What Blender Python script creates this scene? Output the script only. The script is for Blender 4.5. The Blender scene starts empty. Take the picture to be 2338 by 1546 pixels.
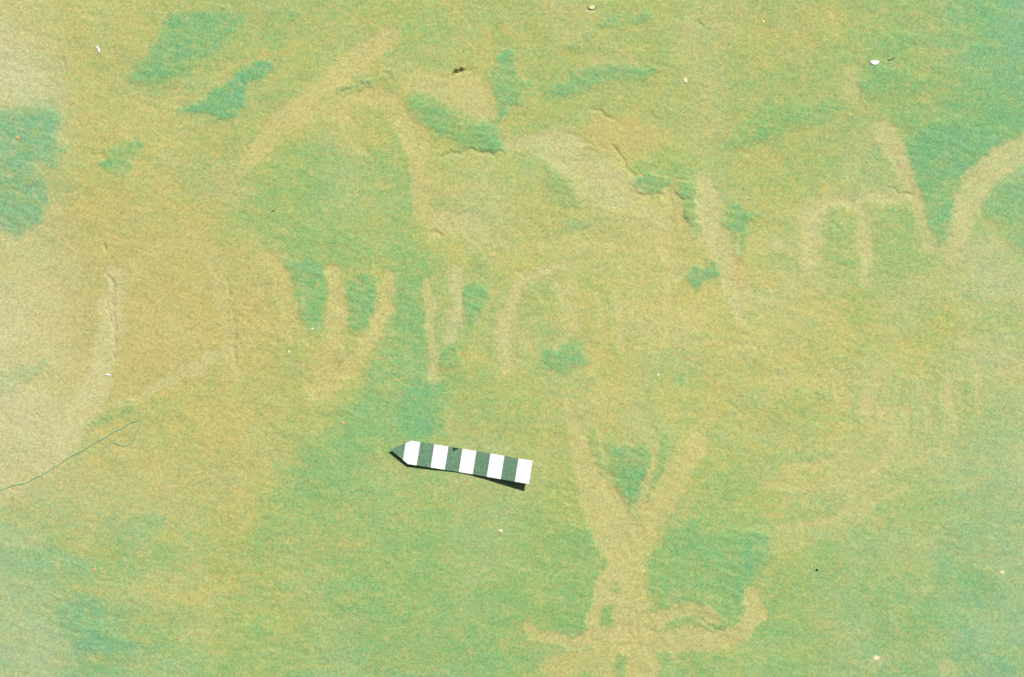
import bpy, math, random
import numpy as np

# ------------------------------------------------------------------ units
# the printed scale is 10 cm long; one unit "px" below is 0.3086 mm on the rock
PX = 0.0003086
FW, FH = 2338.0, 1546.0
def wx(x): return (x - FW / 2) * PX
def wy(y): return (FH / 2 - y) * PX

scene = bpy.context.scene
R = math.radians

# ------------------------------------------------------------------ camera
cam_d = bpy.data.cameras.new('camera')
cam = bpy.data.objects.new('camera', cam_d)
scene.collection.objects.link(cam)
CAM_H = 1.10
cam.location = (0, 0, CAM_H)
cam.rotation_euler = (0, 0, 0)
cam_d.sensor_width = 36.0
cam_d.lens = 36.0 * CAM_H / (FW * PX)
cam_d.clip_start = 0.01
cam_d.clip_end = 3000.0
scene.camera = cam

# ------------------------------------------------------------------ light
SUN_AZ = (0.50, 0.866)            # horizontal direction towards the sun
SUN_EL = R(47)
world = bpy.data.worlds.new('World')
scene.world = world
world.use_nodes = True
wn = world.node_tree.nodes
sky = wn.new('ShaderNodeTexSky')
sky.sky_type = 'NISHITA'
sky.sun_disc = False
sky.sun_elevation = SUN_EL
sky.sun_rotation = math.atan2(SUN_AZ[0], SUN_AZ[1])
sky.air_density = 1.0
sky.dust_density = 1.5
bg = wn['Background']
bg.inputs['Strength'].default_value = 0.05
world.node_tree.links.new(sky.outputs['Color'], bg.inputs['Color'])
sun_d = bpy.data.lights.new('sun', 'SUN')
sun_d.energy = 5.0
sun_d.angle = R(0.53)
sun_d.color = (1.0, 0.965, 0.90)
sun = bpy.data.objects.new('sun', sun_d)
scene.collection.objects.link(sun)
from mathutils import Vector
tow = Vector((SUN_AZ[0] * math.cos(SUN_EL), SUN_AZ[1] * math.cos(SUN_EL), math.sin(SUN_EL)))
sun.rotation_euler = tow.to_track_quat('Z', 'Y').to_euler()
sun.location = tow * 5
vs = scene.view_settings
vs.view_transform = 'Standard'
vs.look = 'None'
vs.exposure = 0.0
vs.gamma = 1.0
vs.use_curve_mapping = False

# ------------------------------------------------------------------ helpers
C = scene.collection
def tag(o, label=None, cat=None, group=None, kind=None):
    if label: o['label'] = label
    if cat: o['category'] = cat
    if group: o['group'] = group
    if kind: o['kind'] = kind
    return o

def mesh_from(name, co, quads, mat, parent=None, smooth=True, tris=None):
    me = bpy.data.meshes.new(name)
    me.vertices.add(len(co))
    me.vertices.foreach_set('co', np.ascontiguousarray(co, dtype=np.float32).ravel())
    nq = len(quads)
    me.loops.add(nq * 4)
    me.loops.foreach_set('vertex_index', np.ascontiguousarray(quads, dtype=np.int32).ravel())
    me.polygons.add(nq)
    me.polygons.foreach_set('loop_start', np.arange(0, nq * 4, 4, dtype=np.int32))
    me.polygons.foreach_set('use_smooth', np.full(nq, smooth, dtype=bool))
    me.update(calc_edges=True)
    me.materials.append(mat)
    o = bpy.data.objects.new(name, me)
    C.objects.link(o)
    if parent: o.parent = parent
    return o

# gradient noise on a hashed lattice
def _hash(ix, iy, seed):
    h = (ix.astype(np.int64) * 374761393 + iy.astype(np.int64) * 668265263 + seed * 1442695041) & 0x7fffffff
    h = ((h ^ (h >> 13)) * 1274126177) & 0x7fffffff
    h = h ^ (h >> 16)
    return (h & 0xffff) / 65535.0
def noise(x, y, seed=0):
    ix = np.floor(x); iy = np.floor(y)
    fx = x - ix; fy = y - iy
    ux = fx * fx * fx * (fx * (fx * 6 - 15) + 10); uy = fy * fy * fy * (fy * (fy * 6 - 15) + 10)
    def g(dx, dy):
        a = _hash(ix + dx, iy + dy, seed) * 2 * np.pi
        return np.cos(a) * (fx - dx) + np.sin(a) * (fy - dy)
    n0 = g(0, 0) * (1 - ux) + g(1, 0) * ux
    n1 = g(0, 1) * (1 - ux) + g(1, 1) * ux
    return (n0 * (1 - uy) + n1 * uy) * 1.5
def fbm(x, y, octv=4, seed=0, gain=0.5):
    s = 0; a = 1.0; t = 0
    for k in range(octv):
        s = s + a * noise(x * 2 ** k + 17.3 * k, y * 2 ** k - 9.1 * k, seed + k)
        t += a; a *= gain
    return s / t
def sstep(a, b, x):
    t = np.clip((x - a) / (b - a), 0, 1)
    return t * t * (3 - 2 * t)

# ------------------------------------------------------------------ the rock surface grid
def axis(half, step, outer, growth=1.09):
    n = int(round(half / step))
    inner = np.linspace(-half, half, 2 * n + 1)
    ext = []; d = step; p = half
    while p < outer:
        d = min(d * growth, 0.05); p += d; ext.append(p)
    ext = np.array(ext)
    return np.concatenate([-ext[::-1], inner, ext])
xs = axis(0.415, 0.00100, 1.75)
ys = axis(0.290, 0.00100, 1.45)
NX, NY = len(xs), len(ys)
X, Y = np.meshgrid(xs, ys)           # metres
U = X / PX + FW / 2                  # rock coordinates in scale units
V = FH / 2 - Y / PX

wU = U + 13 * fbm(U / 60, V / 60, 3, 11) + 8 * fbm(U / 18, V / 18, 3, 12, .6)
wV = V + 13 * fbm(U / 60, V / 60, 3, 13) + 8 * fbm(U / 18, V / 18, 3, 14, .6)

# slow changes of the surface colour: rows from top to bottom, columns left to right
cols = np.array([0, 260, 520, 780, 1040, 1300, 1560, 1820, 2080, 2338.])
rows = np.array([0, 258, 515, 773, 1030, 1288, 1546.])
baseG = np.array([
 [.15,.30,.42,.42,.36,.38,.38,.42,.55,.75],
 [.25,.25,.36,.34,.30,.40,.44,.46,.62,.78],
 [.22,.14,.28,.52,.34,.34,.32,.38,.48,.52],
 [.15,.06,.14,.38,.50,.34,.28,.30,.36,.38],
 [.28,.22,.26,.52,.48,.42,.40,.38,.42,.50],
 [.55,.46,.40,.52,.56,.52,.52,.48,.55,.62],
 [.62,.62,.56,.66,.68,.60,.62,.64,.66,.72]])
baseT = np.array([
 [.05,.00,.10,.00,.00,.00,.00,.00,.15,.65],
 [.25,.00,.05,.00,.00,.00,.00,.00,.15,.50],
 [.10,.00,.00,.05,.00,.00,.00,.00,.05,.15],
 [.05,.00,.00,.00,.05,.00,.00,.00,.00,.05],
 [.10,.00,.00,.05,.10,.00,.00,.00,.00,.15],
 [.30,.10,.00,.05,.05,.00,.00,.00,.10,.38],
 [.45,.35,.05,.15,.20,.05,.10,.10,.25,.60]])
baseP = np.array([  # pale share, strongest along the left edge
 [.60,.10,.05,.05,.10,.08,.05,.00,.00,.10],
 [.60,.08,.00,.00,.05,.05,.00,.00,.05,.05],
 [.70,.12,.00,.00,.10,.12,.12,.12,.20,.30],
 [.72,.18,.00,.00,.05,.15,.15,.18,.30,.42],
 [.60,.18,.02,.00,.05,.05,.10,.15,.25,.40],
 [.45,.15,.05,.00,.00,.00,.00,.08,.12,.35],
 [.50,.20,.08,.05,.05,.05,.05,.08,.15,.35]])
baseW = np.array([
 [.15,.22,.10,.12,.10,.08,.12,.25,.10,.00],
 [.10,.28,.20,.18,.15,.10,.15,.18,.00,.00],
 [.15,.50,.34,.10,.12,.12,.12,.05,.00,.00],
 [.18,.66,.55,.15,.05,.08,.15,.10,.00,.00],
 [.10,.36,.36,.12,.05,.10,.10,.08,.00,.00],
 [.00,.05,.14,.05,.00,.00,.05,.05,.00,.00],
 [.00,.00,.02,.00,.00,.00,.00,.00,.00,.00]])
def table(t):
    u = np.clip(wU, 0, FW - 1e-3); v = np.clip(wV, 0, FH - 1e-3)
    i = np.clip(np.searchsorted(cols, u, side='right') - 1, 0, len(cols) - 2)
    j = np.clip(np.searchsorted(rows, v, side='right') - 1, 0, len(rows) - 2)
    fx = (u - cols[i]) / (cols[i + 1] - cols[i]); fy = (v - rows[j]) / (rows[j + 1] - rows[j])
    fx = fx * fx * (3 - 2 * fx); fy = fy * fy * (3 - 2 * fy)
    return (t[j, i] * (1 - fx) + t[j, i + 1] * fx) * (1 - fy) + (t[j + 1, i] * (1 - fx) + t[j + 1, i + 1] * fx) * fy
F = {'G': table(baseG) + .05 - .08 * np.exp(-((U - 700) / 700) ** 2 - ((V - 1250) / 260) ** 2) - .12 * np.exp(-((U - 1500) / 750) ** 2 - ((V - 720) / 330) ** 2), 'T': table(baseT) * .8, 'P': table(baseP) * .55 * np.clip(1 + 1.1 * fbm(U / 260, V / 140, 4, 171), .3, 1.8), 'W': table(baseW) * .6}
H = np.zeros_like(X)                 # relief in metres

# streaks of the rock grain, running gently down to the right
ca, sa = math.cos(R(13)), math.sin(R(13))
SA = U * ca + V * sa; SB = -U * sa + V * ca
streak = fbm(SA / 70 + 0.8 * noise(U / 200, V / 200, 5), SB / 12 + 1.2 * noise(U / 120, V / 120, 6), 3, 31, .65)
mott = fbm(U / 130, V / 130, 5, 41, 0.55)
fine = fbm(U / 26, V / 26, 4, 51, 0.6)
rag = 7 * fbm(U / 9, V / 9, 2, 154, .7) + 8 * fbm(U / 20, V / 20, 3, 151, .7) + 10 * fbm(SA / 60, SB / 26, 3, 152, .6)
fleck = fbm(SA / 24, SB / 15, 3, 153, .6)
grainy = sstep(-.25, .45, fbm(U / 300, V / 300, 2, 61))
F['G'] = F['G'] + 0.34 * mott + 0.20 * fine + 0.36 * streak * (0.25 + 0.75 * grainy) - 0.22 * sstep(.15, .45, fleck) + 0.18 * sstep(.15, .45, -fleck)
F['P'] = F['P'] + 0.24 * fbm(U / 170, V / 170, 4, 71) + 0.05 * fine
F['W'] = F['W'] + 0.16 * fbm(U / 150, V / 150, 4, 81)

# thin crust flaking off in ragged plates
pl = fbm(SA / 210, SB / 130, 5, 181, .62)
led = np.zeros_like(X)
for th, amp in ((-.30, .6), (-.05, .8), (.18, 1.0), (.36, .7)):
    led = led + amp * sstep(th - .022, th + .022, pl)
ledge_zone = np.clip(.35 + .9 * fbm(U / 420, V / 330, 3, 182), 0, 1)
H += .00034 * led * ledge_zone
F['G'] = F['G'] + .10 * (led - 1.7) * ledge_zone
pit = fbm(U / 15, V / 15, 2, 183)
pitm = sstep(.30, .52, pit)
H -= .00016 * pitm
F['G'] = F['G'] - .10 * pitm

# ------------------------------------------------------------------ traced marks
K = 1169 / 1355.0
def q(n, *p):                         # points noted on quarter sheets 1..4
    ox, oy = {1: (0, 0), 2: (1169, 0), 3: (0, 773), 4: (1169, 773)}[n]
    return [(ox + p[i] * K, oy + p[i + 1] * K) for i in range(0, len(p), 2)]
def f(*p): return [(p[i], p[i + 1]) for i in range(0, len(p), 2)]
def chaikin(p, closed, it=2):
    p = np.array(p, float)
    for _ in range(it):
        if closed:
            n = np.roll(p, -1, 0)
            p = np.stack([.75 * p + .25 * n, .25 * p + .75 * n], 1).reshape(-1, 2)
        else:
            a, b = p[:-1], p[1:]
            m = np.stack([.75 * a + .25 * b, .25 * a + .75 * b], 1).reshape(-1, 2)
            p = np.concatenate([p[:1], m, p[-1:]])
    return p
def window(p, pad):
    lo = p.min(0) - pad; hi = p.max(0) + pad
    x0, x1 = np.searchsorted(xs, [wx(lo[0]), wx(hi[0])])
    y0, y1 = np.searchsorted(ys, [wy(hi[1]), wy(lo[1])])
    return slice(max(y0 - 1, 0), y1 + 1), slice(max(x0 - 1, 0), x1 + 1)
def seg_d(px, py, a, b):
    d = b - a; L = max(d @ d, 1e-9)
    t = np.clip(((px - a[0]) * d[0] + (py - a[1]) * d[1]) / L, 0, 1)
    return (px - a[0] - t * d[0]) ** 2 + (py - a[1] - t * d[1]) ** 2, t
def poly_mask(pts, soft):
    p = chaikin(pts, True)
    w = window(p, soft + 30)
    px, py = wU[w], wV[w]
    d2 = np.full(px.shape, 1e12); ins = np.zeros(px.shape, bool)
    for i in range(len(p)):
        a, b = p[i], p[(i + 1) % len(p)]
        d2 = np.minimum(d2, seg_d(px, py, a, b)[0])
        if a[1] != b[1]:
            c = ((a[1] > py) != (b[1] > py)) & (px < (b[0] - a[0]) * (py - a[1]) / (b[1] - a[1]) + a[0])
            ins ^= c
    sd = np.where(ins, np.sqrt(d2), -np.sqrt(d2)) + rag[w] * RAG
    return w, sstep(-soft, soft, sd)
def stroke_mask(pts, width, soft):
    n0 = len(pts)
    wd = np.array(width if isinstance(width, (list, tuple)) else [width] * n0, float) / 2
    pw = chaikin([(a[0], a[1]) for a in pts], False)
    ws = np.interp(np.linspace(0, 1, len(pw)), np.linspace(0, 1, n0), wd)
    w = window(pw, soft + wd.max() + 30)
    px, py = wU[w], wV[w]
    best = np.full(px.shape, -1e9)
    for i in range(len(pw) - 1):
        d2, t = seg_d(px, py, pw[i], pw[i + 1])
        best = np.maximum(best, ws[i] * (1 - t) + ws[i + 1] * t - np.sqrt(d2))
    best = best + rag[w] * RAG * np.clip(ws.max() / 22, 0, 1)
    return w, sstep(-soft, soft, best)

RAG = 1.0
PARTS = []                            # (name, label, list of (window, mask))
def apply(w, m, op, h, fields, lo=.35):
    brk = np.clip(0.98 + 0.45 * fine[w] + 0.45 * mott[w] + 0.40 * streak[w] - 0.45 * sstep(.12, .42, fleck[w]), lo, 1.12)
    mm = np.clip(m * op * brk * 1.2, 0, 1)
    for k, v in fields.items():
        if k == 'T': v = v * .60
        if k == 'G' and v > .6: v = v * .97
        F[k][w] = F[k][w] * (1 - mm) + (v + 0.25 * (F[k][w] - 0.4) * (k == 'G')) * mm
    H[w] += m * h * (3.6 if h > 0 else 2.0) * (0.8 + 0.5 * streak[w])
def patch(pts, soft=9, op=.8, h=.00012, name=None, label=None, **fields):
    w, m = poly_mask(pts, soft if soft >= 26 else max(soft * .8, 4))
    apply(w, m, op, h, fields)
    if name: PARTS.append((name, label, [(w, m)]))
    return w, m
def band(pts, width, soft=8, op=.8, h=-.00012, **fields):
    w, m = stroke_mask(pts, width, max(soft * .6, 3.5))
    if 'P' in fields: fields['P'] += .07
    if 'G' in fields: fields['G'] *= .7
    if fields.get('W', 0) < .5: fields['W'] = fields.get('W', 0) * .7
    apply(w, m, min(op * 1.08, 1), h, fields, .4)
    return w, m
def figure(name, label, *ms): PARTS.append((name, label, list(ms)))

# --- soft broad areas first
patch(q(1, 690,450, 760,385, 850,368, 930,388, 1040,408, 1085,470, 1100,560, 1092,640, 1130,700, 1060,760, 1000,722, 900,722, 850,715, 760,680, 640,622, 560,600, 600,560, 640,520), 40, .75, 0, G=.66, T=.05, W=0)
patch(f(870,575, 960,560, 990,620, 968,690, 992,745, 975,800, 990,850, 1015,885, 1015,960, 970,1010, 900,1005, 850,1060, 760,1130, 680,1160, 640,1120, 640,1060, 740,990, 820,900, 880,780, 905,700, 900,640), 32, .8, 0, G=.80, T=.15, W=0, P=.02)
patch(f(900,880, 960,850, 1005,890, 1010,960, 975,1005, 910,1000, 890,940), 30, .6, 0, G=.9, T=.45)
patch(f(640,1080, 780,1020, 930,1080, 1060,1150, 1180,1160, 1230,1280, 1150,1420, 1000,1520, 760,1500, 680,1400, 740,1330, 640,1290, 560,1240), 60, .55, 0, G=.72, T=.08, W=0)
patch(f(1120,1160, 1300,1130, 1390,1240, 1370,1400, 1240,1440, 1150,1380, 1080,1270), 45, .5, 0, G=.74, T=.02, W=0)
patch(f(1500,1180, 1640,1150, 1780,1200, 1700,1340, 1640,1420, 1500,1430), 30, .5, 0, G=.72, T=.1)
patch(f(1830,1180, 2060,1120, 2200,1180, 2330,1300, 2330,1500, 2000,1530, 1760,1500, 1720,1440, 1780,1290), 60, .45, 0, G=.72, T=.12)
patch(f(2120,1380, 2240,1420, 2380,1400, 2380,1580, 2240,1500, 2130,1470), 45, .55, 0, G=.85, T=.6)
patch(f(2160,1000, 2300,960, 2338,1060, 2300,1260, 2200,1240, 2150,1120), 60, .4, 0, G=.7, T=.4, P=.25)
patch(f(1180,350, 1300,420, 1330,480, 1280,560, 1200,600, 1110,560, 1090,460, 1120,380), 50, .35, 0, G=.5, W=.05)
patch(f(1460,500, 1640,480, 1800,330, 1990,360, 2060,440, 1860,460, 1720,430, 1560,420), 50, .4, 0, G=.58)
patch(f(1540,1000, 1700,980, 1760,1060, 1700,1130, 1600,1080), 45, .4, 0, G=.58)
patch(f(2000,560, 2090,540, 2130,620, 2060,690, 1960,640), 40, .45, 0, G=.62, T=.02)
patch(f(180,20, 300,60, 340,210, 250,310, 200,220, 150,120), 60, .35, 0, G=.32, W=.25, P=.05)

# --- flat dark and green stains
S = 'stain'
patch(f(-300,225, 20,250, 70,232, 118,238, 142,262, 122,300, 158,325, 132,372, 100,395, 40,402, -300,420), 16, .85, G=.86, T=.78, P=.10, W=0, name=S, label='pale teal stain at the upper left edge of the rock')
patch(f(-300,420, 10,405, 70,392, 112,408, 118,450, 104,500, 72,520, 38,548, 14,530, -20,500, -300,490), 13, .8, G=.86, T=.74, P=.10, W=0, name=S, label='teal stain with a ragged lower tip at the left edge')
patch(f(354,65, 388,39, 449,22, 518,22, 561,35, 552,60, 509,95, 480,125, 455,155, 385,183, 319,194, 293,187, 306,155, 350,121), 17, .8, G=.86, T=.42, P=0, W=0, name=S, label='broad soft green stain near the top, left of the diagonal band')
patch(f(280,190, 320,150, 420,130, 480,150, 440,190, 360,215, 300,212), 20, .45, 0, G=.8, T=.25)
patch(q(1, 545,250, 590,225, 640,190, 690,168, 716,163, 718,185, 680,207, 642,238, 642,280, 620,305, 590,322, 560,315, 540,298, 492,300, 480,290, 530,270), 11, .95, .00015, G=.98, T=.55, P=0, W=0, name=S, label='dark blue-green spindle-shaped stain above the middle left')
patch(q(1, 545,262, 600,240, 640,245, 638,282, 615,305, 575,305, 540,290), 16, .55, 0, G=1.05, T=.75, P=0, W=0)
patch(q(1, 255,436, 284,425, 284,398, 302,384, 378,368, 370,396, 346,430, 362,446, 322,472, 276,452), 11, .75, G=.82, T=.22, P=0, W=0, name=S, label='small square green stain on the tan upper left rock')
patch(q(1, 768,28, 800,24, 806,46, 776,52), 10, .6, G=.8, T=.2)
patch(q(1, 1090,70, 1180,60, 1190,150, 1120,200, 1080,130), 30, .45, 0, G=.66)
patch(q(1, 888,242, 930,214, 1000,206, 1046,190, 1020,222, 950,228, 905,252), 7, .8, .00018, G=.85, T=.10, W=.3, P=0, name=S, label='thin curved green streak above the dotted arch')
patch(q(1, 770,340, 820,300, 900,250, 880,290, 800,350), 14, .5, G=.66)
patch(q(1, 1058,265, 1100,253, 1150,278, 1200,294, 1250,324, 1282,328, 1292,350, 1312,372, 1322,398, 1280,398, 1240,392, 1180,372, 1130,342, 1098,318, 1080,290), 9, .8, .00007, G=.80, T=.14, P=0, W=0, name=S, label='long green wedge below the pale triangle at upper centre')
patch(q(1, 1250,325, 1284,326, 1300,360, 1344,395, 1330,408, 1290,400, 1262,370), 10, .75, .00010, G=.92, T=.50, P=0, W=0)
patch(q(1, 950,410, 1010,395, 1080,440, 1095,520, 1060,560, 1010,500), 22, .5, 0, G=.72, T=.02, W=.1)
patch(f(1127,140, 1157,98, 1185,138, 1175,172, 1213,197, 1182,233, 1152,273, 1134,296, 1140,242, 1122,207), 8, .8, .00014, G=.86, T=.38, P=0, W=0, name=S, label='upright green stain along the right side of the pale triangle')
patch(q(2, 60,256, 120,214, 180,188, 205,170, 262,162, 300,174, 372,172, 384,196, 340,207, 290,206, 240,222, 200,242, 140,258), 11, .75, G=.82, T=.34, P=0, W=0, name=S, label='lens-shaped green stain at the top centre right')
patch(q(2, 240,52, 290,38, 372,33, 352,56, 300,72, 236,72), 10, .7, G=.80, T=.28, P=0, name=S, label='short flat green stain at the top edge')
patch(q(2, 194,82, 226,84, 224,97, 198,97), 5, .8, G=.90, T=.35, W=0)
patch(q(2, 138,118, 186,116, 184,134, 144,136), 7, .6, G=.78, T=.2)
patch(q(2, 1250,-200, 1700,-200, 1700,340, 1300,370, 1190,330, 1100,345, 1160,290, 1190,250, 1170,190, 1215,110), 40, .55, 0, G=.80, T=.30, P=.02, W=0)
patch(q(2, 1290,345, 1360,330, 1330,372, 1245,420, 1212,470, 1184,540, 1172,590, 1152,640, 1130,655, 1104,625, 1085,560, 1074,500, 1040,460, 1008,420, 1040,388, 1080,345, 1150,310, 1230,320), 14, .85, .00014, G=.86, T=.40, P=.02, W=0, name=S, label='large teal stain tapering down to a point at the right')
patch(q(2, 1040,400, 1100,345, 1190,320, 1240,380, 1190,460, 1120,480), 26, .55, 0, G=.94, T=.55)
patch(q(2, 1290,-100, 1700,-100, 1700,300, 1330,260, 1280,150), 40, .6, 0, G=.85, T=.85, P=.12)
patch(q(2, 912,230, 930,200, 930,170, 958,112, 1000,80, 1072,82, 1082,100, 1040,128, 985,150, 1000,180, 1080,200, 1100,245, 1000,262, 930,250), 12, .7, G=.80, T=.12, P=0, W=0, name=S, label='green stain under the bright white flake at upper right')
patch(q(2, 540,400, 570,360, 600,330, 640,295, 690,272, 730,262, 792,280, 862,268, 884,286, 840,320, 760,332, 690,370, 640,386), 14, .65, G=.80, T=.10, P=0, W=0, name=S, label='wide green stain right of centre in the upper rock')
patch(q(2, 1308,492, 1360,458, 1700,440, 1700,700, 1360,682, 1290,604, 1240,552, 1270,520), 14, .7, G=.80, T=.45, P=.05, W=0, name=S, label='teal stain cut by the right edge below the tapering one')
patch(q(2, 323,472, 350,453, 402,458, 424,490, 402,518, 360,518, 322,502), 6, .8, .00016, G=.84, T=.35, P=0, W=0, name=S, label='small rounded green stain below the orange patch, left of its pair')
patch(q(2, 428,494, 470,472, 502,478, 496,506, 470,527, 444,522), 6, .8, .00016, G=.82, T=.18, P=0, W=0, name=S, label='small dark green stain, right one of the pair below the orange patch')
patch(q(2, 340,420, 440,400, 500,440, 520,480, 420,470, 340,455), 14, .5, 0, G=.72)
patch(q(2, 455,560, 490,520, 498,590, 500,612, 468,610), 9, .6, G=.74)
patch(q(2, 546,552, 600,538, 652,560, 642,590, 620,612, 614,662, 600,696, 588,652, 578,612, 550,592), 9, .8, .00014, G=.84, T=.22, P=0, W=0, name=S, label='green tooth-shaped stain pointing down right of centre')
patch(q(2, 456,720, 500,704, 552,683, 562,700, 540,732, 500,752, 490,776, 466,750), 8, .8, G=.84, T=.42, P=0, W=0, name=S, label='small teal fish-shaped stain right of centre')
patch(q(2, 80,460, 116,428, 136,460, 190,500, 212,530, 150,560, 100,540), 14, .6, G=.72, T=.05)
patch(q(2, 120,612, 160,588, 215,560, 220,582, 150,620), 9, .7, G=.80, T=.2)
patch(q(1, 736,676, 852,700, 866,760, 854,830, 820,880, 790,840, 776,750), 13, .75, .00014, G=.88, T=.22, P=0, W=0, name=S, label='green wedge between the two left upright bands')
patch(f(660,590, 745,605, 742,640, 690,625), 10, .6, 0, G=.95, T=.4)
patch(f(690,700, 740,690, 745,770, 725,790), 12, .5, 0, G=.9, T=.2)
patch(f(790,632, 862,628, 868,690, 850,732, 820,765, 795,745), 10, .8, .00014, G=.86, T=.24, P=0, W=0, name=S, label='green stain enclosed by the curved band left of centre')
patch(f(1065,640, 1110,643, 1118,680, 1097,712, 1076,742, 1060,720, 1056,680), 8, .75, G=.84, T=.26, P=0, W=0, name=S, label='small green stain near the centre of the rock')
patch(f(1008,800, 1040,785, 1052,828, 1032,842, 1000,842), 7, .75, G=.84, T=.2, P=0, W=0)
patch(f(1270,790, 1330,780, 1342,820, 1305,850, 1240,842, 1228,822), 14, .7, G=.80, T=.32, P=0, W=0, name=S, label='soft teal stain right of the centre oval')
patch(f(1540,850, 1580,830, 1600,845, 1570,870, 1540,880), 12, .5, 0, G=.74, T=.1)
patch(q(3, -200,100, 0,92, 60,66, 142,44, 134,76, 60,120, 0,152, -200,160), 11, .7, G=.80, T=.55, P=.15, W=0, name=S, label='slanting teal streak on the pale left edge')
patch(q(3, 176,244, 206,204, 238,222, 300,172, 362,162, 352,192, 300,212, 232,246), 10, .65, G=.76, T=.3, P=0, W=.05, name=S, label='green smear just above the teal thread')
patch(q(3, 0,640, 100,650, 180,600, 290,570, 410,590, 390,620, 270,650, 180,680, 60,690), 30, .55, 0, G=.76, T=.25)
patch(q(3, 100,740, 160,720, 260,750, 340,820, 350,850, 260,840, 180,800), 24, .65, G=.84, T=.55, W=0, name=S, label='soft teal stain in the lower left corner')
patch(q(3, 900,640, 1010,610, 1020,650, 930,670), 20, .45, 0, G=.8, T=.2)
patch(q(3, 1190,540, 1290,510, 1350,540, 1300,590, 1210,570), 20, .4, 0, G=.76, T=.1)
patch(q(4, 268,284, 320,276, 370,290, 362,340, 345,400, 312,446, 280,412, 270,340), 10, .8, .00014, G=.84, T=.34, P=0, W=0, name=S, label='green shield-shaped stain in the fork of the lower figure')
patch(q(4, 172,222, 232,238, 250,300, 246,382, 216,388, 190,322), 14, .6, G=.74, T=.08, P=0, W=0, name=S, label='green strip left of the shield-shaped stain')
patch(q(4, 360,600, 415,500, 480,478, 540,510, 640,505, 706,540, 650,610, 625,710, 612,762, 560,776, 505,758, 540,748, 482,690, 402,725, 366,665), 11, .75, .00014, G=.80, T=.14, P=0, W=0, name=S, label='green hollow between body and raised right arm of lower figure')
patch(q(4, 600,540, 650,500, 700,540, 650,600, 615,690, 590,650), 22, .6, 0, G=.85, T=.48)
patch(q(4, 60,520, 160,480, 270,560, 250,620, 215,700, 206,776, 160,790, 110,770, 80,640), 16, .55, .00008, G=.72, T=.05, P=0, W=0, name=S, label='green area left of the trunk of the lower figure')
patch(q(4, 100,750, 150,740, 206,760, 165,790, 120,776), 10, .6, 0, G=.86, T=.1)
patch(q(4, 1112,148, 1150,160, 1164,200, 1150,262, 1126,250), 14, .55, G=.74, T=.1)
patch(q(4, 540,350, 640,340, 660,400, 580,420, 530,390), 26, .4, 0, G=.66)

# --- pale and ochre bands and figures
OC = dict(G=.10, T=0, W=.22, P=.06)
PL = dict(G=.22, T=0, W=.02, P=.34)
a1 = band(q(1, 655,430, 700,375, 770,300, 840,245, 920,178, 985,130, 1040,80), [30,44,44,42,48,44,24], 12, .85, G=.08, T=0, W=.18, P=.14)
figure('pale_band', 'broad ochre band slanting up from the middle left to the top', a1)
a2 = band(q(1, 770,345, 830,300, 920,262, 1010,250, 1060,300, 1090,380), [20,34,44,46,44,36], 12, .7, **OC)
a3 = band(q(1, 920,300, 925,350, 960,390), 34, 10, .5, **OC)
figure('pale_band', 'ochre arch curving over the dotted field at upper centre', a2, a3)
a4 = patch(q(1, 1050,215, 1120,180, 1200,205, 1262,178, 1296,230, 1304,300, 1306,345, 1270,318, 1200,285, 1130,255, 1080,248), 12, .75, -.0001, G=.12, T=.02, W=.10, P=.24)
figure('pale_patch', 'pale triangle at upper centre beside the upright green stain', a4)
patch(q(1, 1265,90, 1300,60, 1306,170, 1270,180), 14, .5, 0, **OC)
a5 = band(q(1, 1085,310, 1110,400, 1105,470, 1120,570, 1160,600), [50,64,46,40,54], 13, .7, G=.14, T=0, W=.16, P=.10)
figure('pale_band', 'ragged ochre edge running down right of the green middle area', a5)
patch(q(1, 1170,560, 1260,585, 1265,630, 1190,640), 14, .5, 0, G=.2, P=.25, T=0)
b1 = band(f(598,585, 630,600, 648,660, 664,715, 660,770), [22,32,34,30,24], 10, .75, **OC)
figure('pale_band', 'leftmost upright ochre band of the group left of centre', b1)
b2 = band(f(757,612, 768,650, 770,720, 766,800, 745,860), [26,38,40,42,40], 8, .85, G=.10, T=0, W=.20, P=.12)
b3 = band(f(882,630, 884,690, 862,745, 828,800, 775,860, 722,895), [20,30,32,36,46,40], 8, .85, G=.08, T=0, W=.22, P=.12)
figure('pale_band', 'ochre hook-shaped figure with two uprights left of centre', b2, b3)
patch(f(700,800, 770,790, 800,840, 740,900, 690,880), 16, .55, -.00008, **OC)
patch(f(785,785, 812,780, 808,805, 788,808), 7, .7, 0, G=.8, T=.2)
c1 = band(f(972,640, 985,700, 985,770, 995,830, 992,862), [16,24,22,26,20], 8, .65, G=.15, W=.12, P=.22, T=0)
figure('pale_band', 'thin pale stroke beside the green swath at the centre', c1)
c2 = band(f(1040,615, 1048,670, 1040,730, 1025,770), [26,30,26,22], 9, .6, G=.30, P=.36, T=.05, W=0)
figure('pale_band', 'short pale stroke left of the small centre green stain', c2)
c3 = band(f(1250,625, 1185,650, 1155,705, 1150,780, 1150,840), [26,34,30,30,24], 11, .65, G=.16, W=.08, P=.26, T=0)
c4 = band(f(1280,650, 1305,700, 1300,760, 1275,790), [22,24,24,20], 11, .5, G=.25, P=.30, T=0)
figure('pale_ring', 'faint pale oval ring at the centre of the rock', c3, c4)
band(f(1010,500, 1085,515, 1095,540), 46, 14, .55, G=.22, P=.28, T=0)
g1 = patch(q(2, 40,385, 96,340, 160,350, 182,415, 250,440, 322,492, 330,540, 285,566, 225,535, 182,482, 130,442, 60,420), 14, .75, -.0001, G=.26, T=.02, W=0, P=.42)
figure('pale_patch', 'pale cream patch sloping down below the orange area', g1)
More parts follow.
